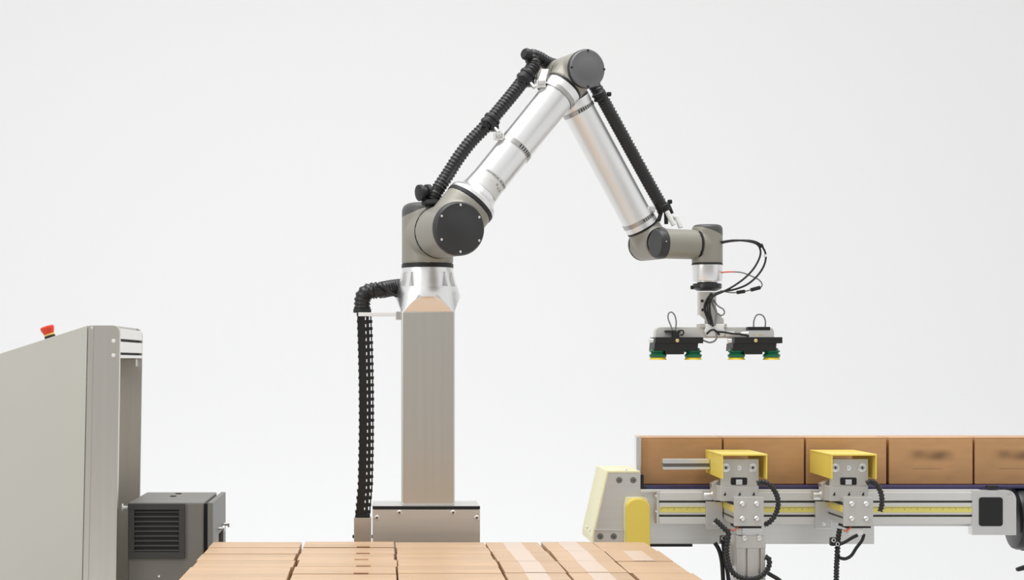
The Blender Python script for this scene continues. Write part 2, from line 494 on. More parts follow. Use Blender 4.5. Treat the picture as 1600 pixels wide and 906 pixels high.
fat = obj('forearm_tube', lathe(W(J3q), wd(V), [(0, .08), (.0505, .08), (.0505, .100), (r_f, .104), (r_f, Lf - .092), (.049, Lf - .090), (.0495, Lf - .060), (0, Lf - .060)], 64), 'alu_soft', rob, 30)
obj('seal_ring', ring(W(J4p - V * .060), wd(V), .02, .0500, .006), 'black', rob, 40)

def clamp_band(axis0, dirv, at, r, wdt, parent, slots=None):
    o = obj('clamp_band', ring(W(axis0 + dirv * (at - wdt / 2)), wd(dirv), r - .001, r + .0022, wdt, 64), 'band', parent, 30)
    # slotted section of a worm-drive band
    d, u, w = frame_axes(wd(dirv))
    c = W(axis0 + dirv * at)
    view = (Vector((0, 0, CH)) - c).normalized()
    base = math.atan2(view.dot(w), view.dot(u))
    for k in range(slots or 0):
        a = base + (0.95 - k * .16) * (1 if parent is fat else -1)
        n = u * math.cos(a) + w * math.sin(a)
        t = -u * math.sin(a) + w * math.cos(a)
        p = c + n * (r + .0022)
        bb = prism([p + t * .0016 + d * wdt * .36, p - t * .0016 + d * wdt * .36, p - t * .0016 - d * wdt * .36, p + t * .0016 - d * wdt * .36], n * .0005)
        obj('slot', bb, 'dark', o)
    return o
at2 = (RL(803, 232, S2) - J2p).dot(U)
clamp_band(J2p, U, at2, r_t, .016, upt, 6)
clamp_band(J2p, U, Lr - .094, r_t + .003, .013, upt, 0)
clamp_band(J3q, V, .112, r_f, .012, fat, 7)
clamp_band(J3q, V, Lf - .083, r_f + .0008, .013, fat, 5)

# rating label on the upper arm
d_, u_, w_ = frame_axes(wd(U))
def on_tube(at, r, ang):
    c = W(J2p + U * at)
    view = (Vector((0, 0, CH)) - c); view = (view - d_ * view.dot(d_)).normalized()
    side = d_.cross(view).normalized()               # to the lower right of the tube as seen
    if side.z > 0: side = -side
    return c + (view * math.cos(ang) + side * math.sin(ang)) * r
l0, l1 = .152, .208
def tube_r(at):
    for (ra, ha), (rb, hb) in zip(tube_prof[1:], tube_prof[2:]):
        if ha <= at <= hb and hb > ha: return ra + (rb - ra) * (at - ha) / (hb - ha)
    return r_t
bb = B(); rows = []
for i in range(9):
    at = l0 + (l1 - l0) * i / 8
    rows.append([bb.verts.new(on_tube(at, tube_r(at) + .0007, -.75 + 1.95 * k / 20)) for k in range(21)])
for A, C in zip(rows, rows[1:]):
    for k in range(20): bb.faces.new((A[k], A[k + 1], C[k + 1], C[k]))
lab = obj('rating_label', bb, 'label', upt, 60)
def lab_place(at0, a0):
    def f(x, y):
        at = at0 + y
        return on_tube(at, tube_r(at) + .0012, a0 + x / r_t)
    return f
words('UNIVERSAL', .0098, lab_place(.197, -.02), 'ink', 'lettering', lab)
words('ROBOTS', .0118, lab_place(.1965, .95), 'ink', 'lettering', lab)
words('C E', .012, lab_place(.176, .82), 'ink', 'lettering', lab)
words('o', .014, lab_place(.182, .52), 'ink', 'lettering', lab)
words('- - -', .008, lab_place(.178, .12), 'ink', 'lettering', lab)

# wrist: first housing at the end of the forearm, second in front of it, third carrying the tool
A1 = blended([lcyl(J4p - D * .050, J4p + D * .060, .0500), lcyl(J4p, J4p - V * .056, .0490)], .0035, 8)
obj('wrist_rear_housing', A1, 'robot_grey', rob, 40)
obj('wrist_rear_cap', lathe(W(J4p - D * .048), wd(-D), [(.0495, 0), (.0495, .008), (.046, .013), (0, .013)], 48), 'cap', rob, 40)
JB = Vector((J4p.x, -SB, RL(1045, 381, SB).z))
xC = RL(1105, 383, SB).x
JC = Vector((xC, -SB, JB.z))
xcap = RL(1024, 381, SB).x
xr = RL(1087, 381, SB).x
obj('seal_ring', ring(W(J4p + D * .059), wd(D), .015, .0465, .004), 'black', rob, 40)
Bh = blended([lcyl((xcap + .020, -SB, JB.z), (xr, -SB, JB.z), .0450), lcyl(Vector((J4p.x, -S3 - .062, J4p.z)), JB, .0450)], .0035, 8)
obj('wrist_middle_housing', Bh, 'robot_grey', rob, 40)
X = Vector((1, 0, 0))
cb = obj('wrist_middle_cap', lathe(W((xcap + .026, -SB, JB.z)), wd(-X), [(.0455, 0), (.0455, .018), (.043, .025), (.041, .027), (0, .027)], 48), 'cap', rob, 40)
obj('screw', lathe(W((xcap + .012, -SB - .0450, JB.z + .004)), wd(D), [(.002, 0), (.002, .0012), (0, .0012)], 8), 'zinc', cb, 40)
obj('seal_ring', ring(W((xr - .001, -SB, JB.z)), wd(X), .015, .0462, .005), 'black', rob, 40)
zCt, zCb = RL(1105, 351, SB).z, RL(1105, 412, SB).z
Ch = blended([lathe(W((xC, -SB, zCb)), (0, 0, 1), [(0, 0), (.0465, 0), (.0465, zCt - zCb - .012), (.043, zCt - zCb - .004), (.036, zCt - zCb), (0, zCt - zCb)], 48), lcyl((xr + .003, -SB, JB.z), JC, .0455)], .0035, 8)
lidC, Ch = split(Ch, W((xC, -SB, zCt - .022)), wd(Vector((.33, 0, .94))).normalized())
obj('wrist_front_housing', Ch, 'robot_grey', rob, 40)
obj('wrist_front_lid', lidC, 'lid', rob, 40)
obj('seal_ring', ring(W((xC, -SB, zCb - .004)), (0, 0, 1), .015, .0468, .005), 'black', rob, 40)
zf0, zf1 = RL(1105, 441, SB).z, zCb - .004
obj('tool_flange', lathe(W((xC, -SB, zf0)), (0, 0, 1), [(0, 0), (.034, 0), (.034, .004), (.0445, .004), (.0455, .006), (.0455, zf1 - zf0), (0, zf1 - zf0)], 48), 'alu', rob, 30)

# hose clips on the arm (bright blocks at the tube)
for px, py, s in ((779, 213, S2 + .012), (845, 131, S2 + .01)):
    c = RP(px, py, s)
    k = obj('hose_clip', box(c.x - .014, c.x + .014, c.y - .012, c.y + .012, c.z - .011, c.z + .011, .003), 'zinc', upt)
    obj('bolt', lathe(c + Vector((0, -.012, .001)), (0, -1, 0), [(.008, 0), (.008, .004), (.004, .0045), (.004, .002), (0, .002)], 6), 'alu', k, 20)
c0, c1 = RP(845, 131, S2 + .01), RP(851, 113, S2)
obj('clip_plate', prism([c0 + Vector((-.010, 0, .004)), c0 + Vector((.012, 0, .004)), c1 + Vector((.012, 0, .01)), c1 + Vector((-.008, 0, .01))], (0, .004, 0)), 'white', upt)
for px, py in ((1018, 327), (1049, 342)):
    c = RP(px, py, S3 + .03)
    k = obj('hose_clip', box(c.x - .010, c.x + .010, c.y - .010, c.y + .010, c.z - .010, c.z + .010, .003), 'zinc', fat)
    obj('bolt', lathe(c + Vector((0, -.010, .001)), (0, -1, 0), [(.006, 0), (.006, .003), (0, .003)], 6), 'alu', k, 20)
c0, c1 = RP(1018, 335, S3 + .02), RP(1032, 356, S3 + .02)
obj('clip_plate', prism([c0 + Vector((-.008, 0, 0)), c0 + Vector((.008, 0, .003)), c1 + Vector((.008, 0, 0)), c1 + Vector((-.012, 0, -.004))], (0, .004, 0)), 'white', fat)
for (a_, c_) in (((1042, 330), (1053, 352)), ((1057, 338), (1064, 356))):
    obj('hose_fitting', cyl(RP(*a_, S3 + .05), RP(*c_, S3 + .06), .0075, seg=14, bev=.001), 'white', fat, 40)

# ================================================================== HOSES ON THE ARM
h1 = [RP(676, 313, .10), RP(683, 298, .10), RP(700, 272, .10), RP(716, 247, .105), RP(735, 222, .11), RP(757, 199, .115), RP(781, 171, .115), RP(805, 142, .112), RP(823, 118, .105), RP(833, 102, .095), RP(830, 88, .08), RP(842, 91, .06), RP(856, 99, .045), RP(872, 104, .02)]
hose = thing('corrugated_hose', 'black corrugated hose running up the back of the upper arm', 'hose', h1[0])
obj('hose_sleeve', tube(h1, .0210, 16, corr=(.0105, .0030)), 'black_gloss', hose, 50)
def collar(px, py, s, ang, r=.0255, ln=.03, parent=None):
    c = RP(px, py, s); v = wd(Vector((math.cos(ang), 0, math.sin(ang))))
    o = obj('hose_collar', lathe(c - v * ln / 2, v, [(.016, 0), (r - .002, 0), (r, .002), (r, ln * .3), (r - .003, ln * .33), (r - .003, ln * .67), (r, ln * .7), (r, ln - .002), (r - .002, ln), (.016, ln)], 20), 'black', parent, 40)
    return o
a_h = math.atan2(.779, .627)
for px, py, s in ((766, 190, .115), (822, 120, .105)):
    collar(px, py, s, a_h, parent=hose)
    c = RP(px - 9, py + 3, s + .02)
    obj('collar_screw_tab', box(c.x - .008, c.x + .008, c.y - .006, c.y + .010, c.z - .011, c.z + .011, .003), 'black', hose)
    # foot that ties the collar to the bright clip
    c = RP(px + 7, py + 10, s + .02)
    c2 = RP(px + 13, py + 17, s + .035)
    obj('collar_link', cyl(c, c2, .006, seg=10), 'zinc', hose, 40)
    obj('collar_foot', box(c.x - .012, c.x + .012, c.y - .006, c.y + .03, c.z - .008, c.z + .008, .002), 'black', hose)
# swivel fittings where the hose enters the shoulder and the elbow
c = RP(664, 303, .095)
obj('swivel_fitting', lathe(c + wd((-.022, .0, .002)), wd((1, .15, .12)), [(0, 0), (.018, 0), (.024, .003), (.024, .013), (.017, .016), (.017, .026), (.023, .028), (.023, .040), (0, .040)], 24), 'black', hose, 40)
obj('hose_foot', lathe(RP(675, 320, .095), (0, 0, 1), [(0, 0), (.030, 0), (.032, .004), (.030, .012), (.022, .016), (0, .016)], 24), 'black', hose, 40)
c = RP(823, 85, .095)
obj('swivel_fitting', lathe(c, wd((1, .3, -.25)), [(0, -.012), (.014, -.012), (.018, -.006), (.018, .010), (0, .014)], 20), 'black', hose, 40)
obj('hose_end', lathe(RP(858, 103, .05), wd((1, .6, -.12)), [(0, 0), (.022, 0), (.024, .004), (.024, .03), (0, .03)], 20), 'black', hose, 40)

q1 = [RP(918, 118, .03), RP(930, 136, .07), RP(944, 160, .085), RP(966, 200, .09), RP(990, 244, .09), RP(1012, 284, .09), RP(1030, 316, .088), RP(1036, 328, .085)]
fh = thing('corrugated_hose', 'straight black corrugated hose along the top of the forearm', 'hose', q1[0])
obj('hose_sleeve', tube(q1, .0190, 16, corr=(.0090, .0012)), 'black_gloss', fh, 50)
av = math.atan2(-.885, .465)
for px, py in ((937, 150), (1036, 325)):
    collar(px, py, .088, av, r=.022, ln=.022, parent=fh)
for px, py in ((952, 147), (1047, 315)):
    c = RP(px, py, .088)
    obj('collar_screw_tab', box(c.x - .008, c.x + .006, c.y - .008, c.y + .008, c.z - .007, c.z + .006, .003), 'black', fh)
# retaining rail with fine teeth along the outer side of the hose
rail = B()
pth = spline(q1[1:-1], .0105)
for p in pth[1:]:
    o_ = p + wd(Vector((.885, 0, .465))) * .0195
    box(o_.x - .0026, o_.x + .0026, o_.y - .004, o_.y + .004, o_.z - .0030, o_.z + .0030, 0, rail)
tag(obj('hose_teeth', rail, 'grey_cable', fh), kind='stuff')
for e, (a_, c_) in enumerate((((1034, 326), (1029, 345)), ((1040, 328), (1041, 350)), ((1046, 324), (1050, 334)))):
    obj('hose_tail', tube([RP(a_[0] - 3, a_[1] - 6, .088), RP(*a_, .088), RP(*c_, .09)], .0062, 10), 'black', fh, 50)

# ================================================================== CABLE CHAIN BESIDE THE COLUMN
YC = 5.47
ch = thing('cable_chain', 'black link cable chain hanging beside the steel column', 'cable chain', P(567, 845, YC))
pitch = 11.0
n_links = 29
lm = None
xl, xr_ = 559.5, 582.0
def link_mesh():
    b = B()
    w = 22.0 / F * YC; ph_ = pitch / F * YC; dp = .030
    # front and rear ladder plates with two rows of openings
    for y0, y1 in ((-dp / 2, -dp / 2 + .005), (dp / 2 - .005, dp / 2)):
        for a, c in ((-.5, .04), (.12, .32), (.42, .5)):
            box(a * w, c * w, y0, y1, -ph_ * .5, ph_ * .5, 0, b)
        box(.04 * w, .12 * w, y0, y1, -ph_ * .06, ph_ * .5, 0, b)
        box(.32 * w, .42 * w, y0, y1, ph_ * .06, ph_ * .5, 0, b)
    # side cheeks, slightly proud at the pin
    for s in (-1, 1):
        box(s * w * .5 - .002, s * w * .5 + .002, -dp / 2, dp / 2, ph_ * .1, ph_ * .5, .0008, b)
    return b
for k in range(n_links):
    y = 489 + pitch * (k + .5)
    sway = 4.0 * math.sin((k / n_links) * math.pi * .9 + .2) - (3.0 if k > 24 else 0) * (k - 24) / 5
    if lm is None:
        o = obj('chain_link', link_mesh(), 'black_gloss'); lm = o.data
    else:
        o = bpy.data.objects.new('chain_link', lm); scene.collection.objects.link(o)
    o.parent = ch
    o.location = P(568.5 + sway, y, YC) - Vector(ch.location)
    o.rotation_euler = (0, 0, math.radians(2))
foot = [P(553, 808, YC - .02), P(580, 808, YC - .02)]
fx0, fx1 = P(553, 0, YC - .03).x, P(580, 0, YC - .03).x
zt2 = P(0, 809, YC - .03).z
bb = box(fx0, fx1, YC - .03, YC - .027, 0.0, zt2, .0006)
box(fx0, fx0 + .003, YC - .027, YC + .03, 0.0, zt2, 0, bb); box(fx1 - .003, fx1, YC - .027, YC + .03, 0.0, zt2, 0, bb)
obj('chain_foot', bb, 'steel', ch)
obj('chain_foot_insert', box(fx0 + .0035, fx1 - .0035, YC - .026, YC + .028, zt2 - .05, zt2 + .008, .001), 'black', ch)
for x in (553, 580.5):
    c = P(x, 838, YC - .01)
    obj('screw', lathe(c, (-1 if x < 560 else 1, 0, 0), [(.005, 0), (.005, .004), (0, .005)], 10), 'black', ch, 40)
cp = [P(628, 448, 5.52), P(612, 450, 5.50), P(596, 453, YC), P(583, 454, YC), P(573, 457, YC), P(567.5, 464, YC), P(566, 474, YC), P(566, 487, YC)]
eh = thing('corrugated_hose', 'black corrugated hose elbow bending from the robot base into the cable chain', 'hose', P(566, 487, YC))
obj('hose_sleeve', tube(cp, .0250, 20, corr=(.010, .0030)), 'black_gloss', eh, 50)
obj('hose_end', lathe(P(566, 488.5, YC), (0, 0, 1), [(.018, 0), (.0262, 0), (.0268, .004), (.0262, .012), (.018, .012)], 24), 'black', eh, 40)
obj('thin_cable', tube([P(588, 444, YC - .028), P(600, 450, YC - .030), P(610, 458, YC - .02), P(620, 463, 5.47)], .004, 8), 'black', eh, 50)

# ================================================================== VACUUM GRIPPER
tool = W((xC, -SB, zf0))
YG = tool.y
g = thing('vacuum_gripper', 'vacuum gripper head with crossbar and green suction cups under the robot wrist', 'gripper', tool)
def G(x, y, dy=0): return P(x, y, YG + dy)
gx = lambda x: (x - CX) / F * YG
gz = lambda y: CH - (y - CY) / F * YG
mp_ = obj('mounting_plate', lathe(tool, (0, 0, -1), [(0, 0), (.030, 0), (.030, .003), (.0425, .004), (.0435, .006), (.0435, .018), (.040, .021), (.030, .026), (0, .026)], 40), 'black_gloss', g, 40)
obj('mount_knob', cyl(G(1085, 449), G(1079, 449), .006, seg=14, bev=.001), 'black', mp_, 40)
# post: folded sheet channel with a widened foot
po = pslab([(1093, 456), (1119, 456), (1119, 486), (1131, 499), (1131, 506), (1101, 506), (1101, 499), (1093, 492)], YG - .018, YG - .014, .0006)
for a in (1093, 1117.5):
    pslab([(a, 456), (a + 1.6, 456), (a + 1.6, 492), (a, 492)], YG - .014, YG + .022, 0, po)
post = obj('post', po, 'bar_plate', g)
obj('post_foot', box(gx(1091), gx(1133), YG - .03, YG + .03, gz(512), gz(506), .001), 'plate', g)
for x, y in ((1097, 470), (1114, 470), (1098, 484)):
    obj('screw', lathe(G(x, y, -.018), (0, -1, 0), [(.0045, 0), (.0045, .002), (0, .0025)], 10), 'black', post, 40)
cb_pts = rounded([(1024.5, 528), (1024.5, 511), (1209.5, 511), (1209.5, 528)], (1, 2), 9)
obj('crossbar', pslab(cb_pts, YG - .022, YG + .022, .001), 'bar_plate', g)
def manifold(x0, lab_):
    o = thing  # noqa
    bb = box(gx(x0), gx(x0 + 74), YG - .055, YG + .055, gz(536.5), gz(527), .001)
    pslab([(x0 + 3, 536), (x0 + 71, 536), (x0 + 70, 548), (x0 + 50, 548), (x0 + 48.5, 553.5), (x0 + 20, 553.5), (x0 + 19, 548), (x0 + 2, 548)], YG - .053, YG + .053, .0006, bb)
    m = obj('manifold_block', bb, 'black', g)
    obj('brass_fitting', lathe(G(x0 + 38, 532, -.055), (0, -1, 0), [(.0055, 0), (.0055, .004), (.0035, .005), (.0035, .009), (0, .010)], 8), 'brass', m, 30)
    for dy in (-.045, .045):
        obj('side_screw', cyl(G(x0 + 1, 532.5, dy), G(x0 - 6, 532.5, dy), .0075, seg=12, bev=.0012), 'alu', m, 40)
    for sx in (8, 63):
        for dy in (-.027, .027):
            c = P(x0 + sx, 546, YG + dy)
            k = lambda r, y: (r / F * YG, (y - 546) / F * YG)
            cu = obj('suction_cup', lathe(c, (0, 0, -1), [k(6, 543), k(10, 544), k(10.5, 546.5), k(13, 548.2), k(13.2, 549.4), k(10.6, 551.2), k(10.6, 552), k(13.4, 554), k(13.4, 555.8), k(12.4, 558.4), k(10.5, 558.4), (0, 11 / F * YG)], 28), 'green', m, 30)
            obj('cup_lip', lathe(c, (0, 0, -1), [k(9, 557.0), k(11.2, 557.2), k(12.2, 559.8), k(13.8, 561.8), k(13.6, 562), k(10, 559), (0, 12 / F * YG)], 28), 'lip', cu, 30)
    return m
m1 = manifold(1020, 'left')
m2 = manifold(1142.5, 'right')
# sensor block on the left, valve block on the right
obj('sensor_block', pslab([(1040, 516), (1056, 516), (1056, 519), (1062, 515.5), (1064, 518.5), (1061.5, 521), (1061.5, 528), (1051.5, 528), (1051.5, 519.5), (1040, 519.5)], YG - .05, YG - .024, .0006), 'black', g)
obj('sensor_hook', tube([G(1060, 517, -.04), G(1066, 516, -.04), G(1068.5, 519, -.04), G(1066, 523.5, -.04), G(1063, 522.5, -.04)], .0022, 8), 'black', g, 50)
vb = obj('valve_block', pslab([(1169, 527.5), (1169, 515.5), (1203, 515.5), (1208, 521), (1208, 527.5)], YG - .05, YG - .023, .0008), 'alu_satin', g)
obj('valve_cover', pbox(1169, 1203.5, 510.5, 516, YG - .052, YG - .02, .0008), 'black', vb)
for x in (1178, 1187, 1191):
    obj('screw', lathe(G(x, 523, -.05), (0, -1, 0), [(.003, 0), (.003, .0015), (0, .002)], 8), 'brass', vb, 40)
obj('white_connector', lathe(G(1147, 522, -.036), (-1, 0, .05), [(0, 0), (.0075, .0), (.0075, .026), (0, .026)], 14), 'white', g, 40)
obj('white_sleeve', pslab(rounded([(1101.5, 506), (1133, 506), (1131, 513), (1134, 519), (1131, 525), (1104, 525.5), (1101, 517), (1103.5, 511)], range(8), 2.2, 3), YG - .042, YG - .023, .002), 'white', g)
obj('silver_connector', cyl(G(1157, 521, -.04), G(1170, 521.5, -.045), .006, .0085, 14, bev=.001), 'alu', g, 40)

def cable(name, label, pts, r, m, cat='cable', group=None):
    o = obj(name, tube(pts, r, 8, .006), m, None, 50)
    return tag(o, label, cat, group)
cable('sensor_cable', 'thin dark cable loop standing up from the gripper sensor block', [G(1051, 517, -.045), G(1047.5, 507, -.04), G(1044, 498, -.035), G(1044.5, 490, -.03), G(1049, 487.5, -.03), G(1054, 492, -.03), G(1056.5, 502, -.03), G(1056, 512, -.03), G(1055.5, 517, -.035)], .0022, 'grey_cable')
cable('sensor_cable', 'thin grey cable loop above the gripper valve block', [G(1177.5, 511, -.03), G(1178, 501, -.03), G(1181.5, 493, -.03), G(1187, 491, -.03), G(1193, 494, -.03), G(1196, 502, -.03), G(1195.5, 511, -.03)], .0022, 'grey_cable')
cable('sensor_cable', 'thin grey cable sagging below the gripper crossbar', [G(1119, 516, -.045), G(1120, 527, -.05), G(1116, 533, -.05), G(1108, 535, -.05), G(1100, 532, -.05), G(1093.5, 529.5, -.048)], .0028, 'grey_cable')
cable('valve_cable', 'short black cable from the white sleeve to the valve block', [G(1120, 518, -.05), G(1132, 519, -.05), G(1144, 521, -.053), G(1158, 522, -.055), G(1170, 525, -.053)], .0032, 'black')
cable('valve_cable', 'short black cable fork lying over the white sleeve', [G(1104, 522, -.046), G(1109, 517, -.049), G(1115, 515, -.05), G(1121, 519, -.049), G(1124, 523, -.046)], .0032, 'black')
dx = -.045
top_c = [('wrist_cable', 'outer black cable arching from the wrist down to the gripper mount', [(1126, 380, -.02), (1140, 377, -.03), (1160, 375.5, -.03), (1178, 377, -.03), (1190, 384, -.03), (1196.5, 398, -.03), (1194, 414, -.035), (1184, 430, -.04), (1168, 444, -.045), (1148, 452, -.05), (1130, 455, -.05), (1118, 459, -.05), (1110, 470, -.045), (1109, 485, -.04), (1112, 500, -.04), (1114, 510, -.045)], .0031, 'black'),
         ('wrist_cable', 'inner black cable arching from the wrist down to the gripper mount', [(1126, 378, -.03), (1145, 375.5, -.035), (1166, 376.5, -.035), (1182, 381, -.035), (1188, 390, -.035), (1187, 402, -.035), (1178, 419, -.04), (1164, 434, -.045), (1146, 447, -.05), (1129, 456, -.052), (1116, 462, -.05), (1106, 473, -.045), (1106, 488, -.04), (1109, 500, -.04), (1111, 508, -.043)], .0030, 'black'),
         ('signal_cable', 'grey sensor cable with black plugs beside the tool flange', [(1146, 424.5, -.03), (1160, 426, -.03), (1176, 432, -.03), (1187, 438, -.03), (1191, 445, -.03), (1187, 450, -.03), (1176, 452, -.035), (1160, 456, -.035), (1142, 457, -.04), (1126, 454, -.045)], .0020, 'grey_cable')]
for nm, lb, pts, r, m in top_c:
    o = thing(nm, lb, 'cable', G(*pts[0]))
    obj('cable_jacket', tube([G(*p) for p in pts], r, 8, .006), m, o, 50)
    if nm == 'signal_cable':
        obj('orange_lead', tube([G(1126, 426, -.02), G(1136, 424.8, -.028), G(1147, 424.6, -.03)], .0022, 8), 'orange', o, 50)
        obj('plug', cyl(G(1188, 449, -.03), G(1173, 453, -.034), .0058, seg=12, bev=.001), 'black', o, 40)
        obj('plug', cyl(G(1164, 455, -.035), G(1151, 457, -.037), .0055, seg=12, bev=.001), 'black', o, 40)
    elif 'outer' in lb:
        obj('cable_clip', cyl(G(1188, 381.5, -.03), G(1190.5, 386.5, -.03), .0065, seg=10), 'black', o, 40)
        obj('cable_clip', cyl(G(1194.8, 398, -.03), G(1196.8, 401, -.03), .005, seg=10), 'white', o, 40)
cable('post_cable', 'grey cable bundle strand down the gripper post', [G(1113, 458, -.04), G(1113, 472, -.035), G(1119, 487, -.035), G(1118, 500, -.04), G(1116, 508, -.044)], .0036, 'grey_cable')
cable('post_cable', 'thin grey cable curling out to the right of the gripper post', [G(1116, 470, -.03), G(1122, 478, -.03), G(1130, 483, -.03), G(1132, 489, -.03), G(1127, 493, -.03), G(1121, 489, -.03)], .0022, 'grey_cable')
cable('post_cable', 'black cable hugging the left half of the gripper post', [G(1112, 458, -.046), G(1104, 470, -.04), G(1101, 482, -.036), G(1105, 495, -.036), G(1109, 506, -.043)], .0042, 'black')

# ================================================================== CONTROL CABINET (LEFT)
KD = 1.044
YN, YFAR = 5.00 * KD, 5.47 * KD
def fl(x0, y0, x1, y1, Y):                             # extend a px edge down to the floor
    yb = CY + (CH - 0.0) * F / Y
    return (x0 + (x1 - x0) * (yb - y0) / (y1 - y0), yb)
cab = thing('control_cabinet', 'tall stainless control cabinet with a sloping top and open end', 'cabinet', Vector((P(60, 0, 5.4).x, 5.4, 0)))
sl = lambda x: 508.5 + (137 - x) * .3205
obj('side_panel', pslab([(-70, sl(-70)), (136.5, 508.5), fl(136.5, 508.5, 128, 906, YN), (-70 - 9, fl(0, 508, 0, 906, YN)[1])], YN - .004, YN + .012, .0008), 'panel', cab)
np_ = rounded([(139, 508), (187.5, 508), fl(187.5, 508, 181.5, 906, YN), fl(139, 508, 130.5, 906, YN)], (1,), 13)
near = obj('end_plate', pslab(np_, YN, YN + .02, .001), 'steel', cab)
obj('corner_fold', pslab([(138, 509), (146, 509), fl(146, 509, 138, 906, YN), fl(138, 509, 129.6, 906, YN)], YN - .003, YN, .0006), 'steel', cab)
for x, y in ((177.5, 532.5), (177.5, 555)):
    k = obj('screw', lathe(P(x, y, YN), (0, -1, 0), [(.0055, 0), (.0055, .001), (.004, .002), (.0018, .002), (.0018, .001), (0, .001)], 14), 'white', near, 40)
obj('screw', lathe(P(144, 512.5, YN - .003), (0, -1, 0), [(.004, 0), (.004, .002), (0, .003)], 12), 'alu', near, 40)
xe = P(187.5, 0, YN).x
zz5 = lambda y: P(0, y, YN).z
far_pts = [(Vector((P(-70, 0, YN).x, YFAR, P(0, sl(-70), YN).z))), Vector((P(137, 0, YN).x, YFAR, zz5(508)))]
cr = [Vector((xe - .022 + .022 * math.sin(a), YFAR, zz5(508) - .022 + .022 * math.cos(a))) for a in [math.pi / 2 * k / 6 for k in range(7)]]
xeb = P(fl(187.5, 508, 181.5, 906, YN)[0], 0, YN).x
obj('rear_plate', prism(far_pts + cr + [Vector((xeb, YFAR, 0)), Vector((P(-70, 0, YN).x, YFAR, 0))], (0, .012, 0)), 'steel', cab)
for y0, y1 in ((513, 529), (533.5, 550.5), (554.5, 559.5)):
    obj('end_rail', box(xe - .010, xe - .001, YN + .021, YFAR - .001, zz5(y1), zz5(y0), .001), 'white', cab)
obj('rail_backing', box(xe - .016, xe - .011, YN + .021, YFAR - .001, zz5(559), zz5(513), 0), 'dark', cab)
# sloping lid sheet between the two plates, and its short flat part
tp = [P(-70, sl(-70), YN), P(137, 508.5, YN), P(178, 508.5, YN)]
tpts = [Vector((p.x, YN + .021, p.z)) for p in tp]
bb = prism([tpts[0], tpts[1], tpts[2], tpts[2] - Vector((0, 0, .006)), tpts[1] - Vector((0, 0, .006)), tpts[0] - Vector((0, 0, .006))], (0, YFAR - YN - .022, 0))
obj('top_sheet', bb, 'panel', cab)
obj('inner_wall', box(P(132, 0, YN).x, P(132, 0, YN).x + .006, YN + .021, YFAR - .001, 0.0, zz5(514), 0), 'steel', cab)
obj('inner_bracket', box(xe - .05, xe - .012, YFAR - .06, YFAR - .001, zz5(573), zz5(560), .001), 'steel', cab)
# emergency stop button on the slope
sa = math.atan(.3205)
nrm = Vector((-math.sin(sa), 0, math.cos(sa)))
ep = P(74.5, sl(74.5), YN); ep.y = YN + .045; 
es = thing('emergency_stop_button', 'red mushroom emergency stop button on the sloping cabinet top', 'button', ep)
q = lambda v: v / F * 5.25
obj('button_collar', lathe(ep, nrm, [(0, 0), (q(8.6), 0), (q(8.8), q(2)), (q(8.4), q(5.0)), (0, q(5.0))], 28), 'black', es, 40)
obj('button_ring', lathe(ep + nrm * q(5.0), nrm, [(0, 0), (q(8.2), 0), (q(8.4), q(2.6)), (0, q(2.6))], 28), 'amber', es, 40)
obj('button_head', lathe(ep + nrm * q(7.6), nrm, [(0, 0), (q(8.0), 0), (q(10.9), q(8)), (q(11.0), q(10.5)), (q(10.2), q(12)), (q(8), q(12.8)), (0, q(13.2))], 32), 'red', es, 40)

# ================================================================== FAN ENCLOSURE
FY0, FY1 = 5.06 * KD, 5.46 * KD
fX0, fX1 = P(200, 0, FY0).x, P(318.5, 0, FY0).x
fz = P(0, 785, FY0).z
fan = thing('fan_enclosure', 'dark grey sheet metal enclosure with a louvred fan grille beside the cabinet', 'enclosure', ((fX0 + fX1) / 2, FY0 + .2, 0))
obj('enclosure_body', box(fX0, fX1, FY0, FY1, 0.0, fz, .004), 'fan_grey', fan)
fx = lambda x: P(x, 0, FY0).x
fzz = lambda y: P(0, y, FY0).z
gy0 = FY0 - .008
bb = B()
for (x0, x1, y0, y1) in ((200.5, 289, 786.5, 796), (200.5, 289, 862, 872.5), (200.5, 210.5, 796, 862), (280, 289, 796, 862)):
    box(fx(x0), fx(x1), gy0, FY0 - .0002, fzz(y1), fzz(y0), .0012, bb)
gf = obj('grille_frame', bb, 'grille', fan)
obj('grille_backing', box(fx(210.5), fx(280), FY0 - .0015, FY0 - .0003, fzz(862), fzz(796)), 'dark', gf)
sm = None
for k in range(9):
    yc = 798.2 + k * 7.55
    if sm is None:
        L_ = fx(280) - fx(210.5)
        bb = prism([Vector((-L_ / 2, -.0052, -.0005)), Vector((-L_ / 2, -.0052, .0012)), Vector((-L_ / 2, .0, .0058)), Vector((-L_ / 2, .0, .0036))], (L_, 0, 0))
        o = obj('slat', bb, 'grille'); sm = o.data
    else:
        o = bpy.data.objects.new('slat', sm); scene.collection.objects.link(o)
    o.parent = gf
    o.location = Vector(((fx(280) + fx(210.5)) / 2, FY0 - .0017, fzz(yc + 2)))
    o.matrix_parent_inverse = Matrix.Identity(4)
    o.location -= Vector(fan.location)
    o.location += Vector(fan.location)
obj('screw', lathe(P(248.5, 900, FY0), (0, -1, 0), [(.0035, 0), (.0035, .0015), (0, .002)], 10), 'alu', fan, 40)
for x, y in ((279, 771.5), (270.5, 775.5)):
    Yh = (CH - fz) * F / (y - CY)
    c = Vector((P(x, 0, Yh).x, Yh, fz))
    obj('cable_gland', lathe(c, (0, 0, 1), [(0, .0005), (.0085, .0005), (.0095, 0.0), (.0095, .0018), (.0085, .0022), (.006, .001), (0, .001)], 20), 'dark', fan, 40)
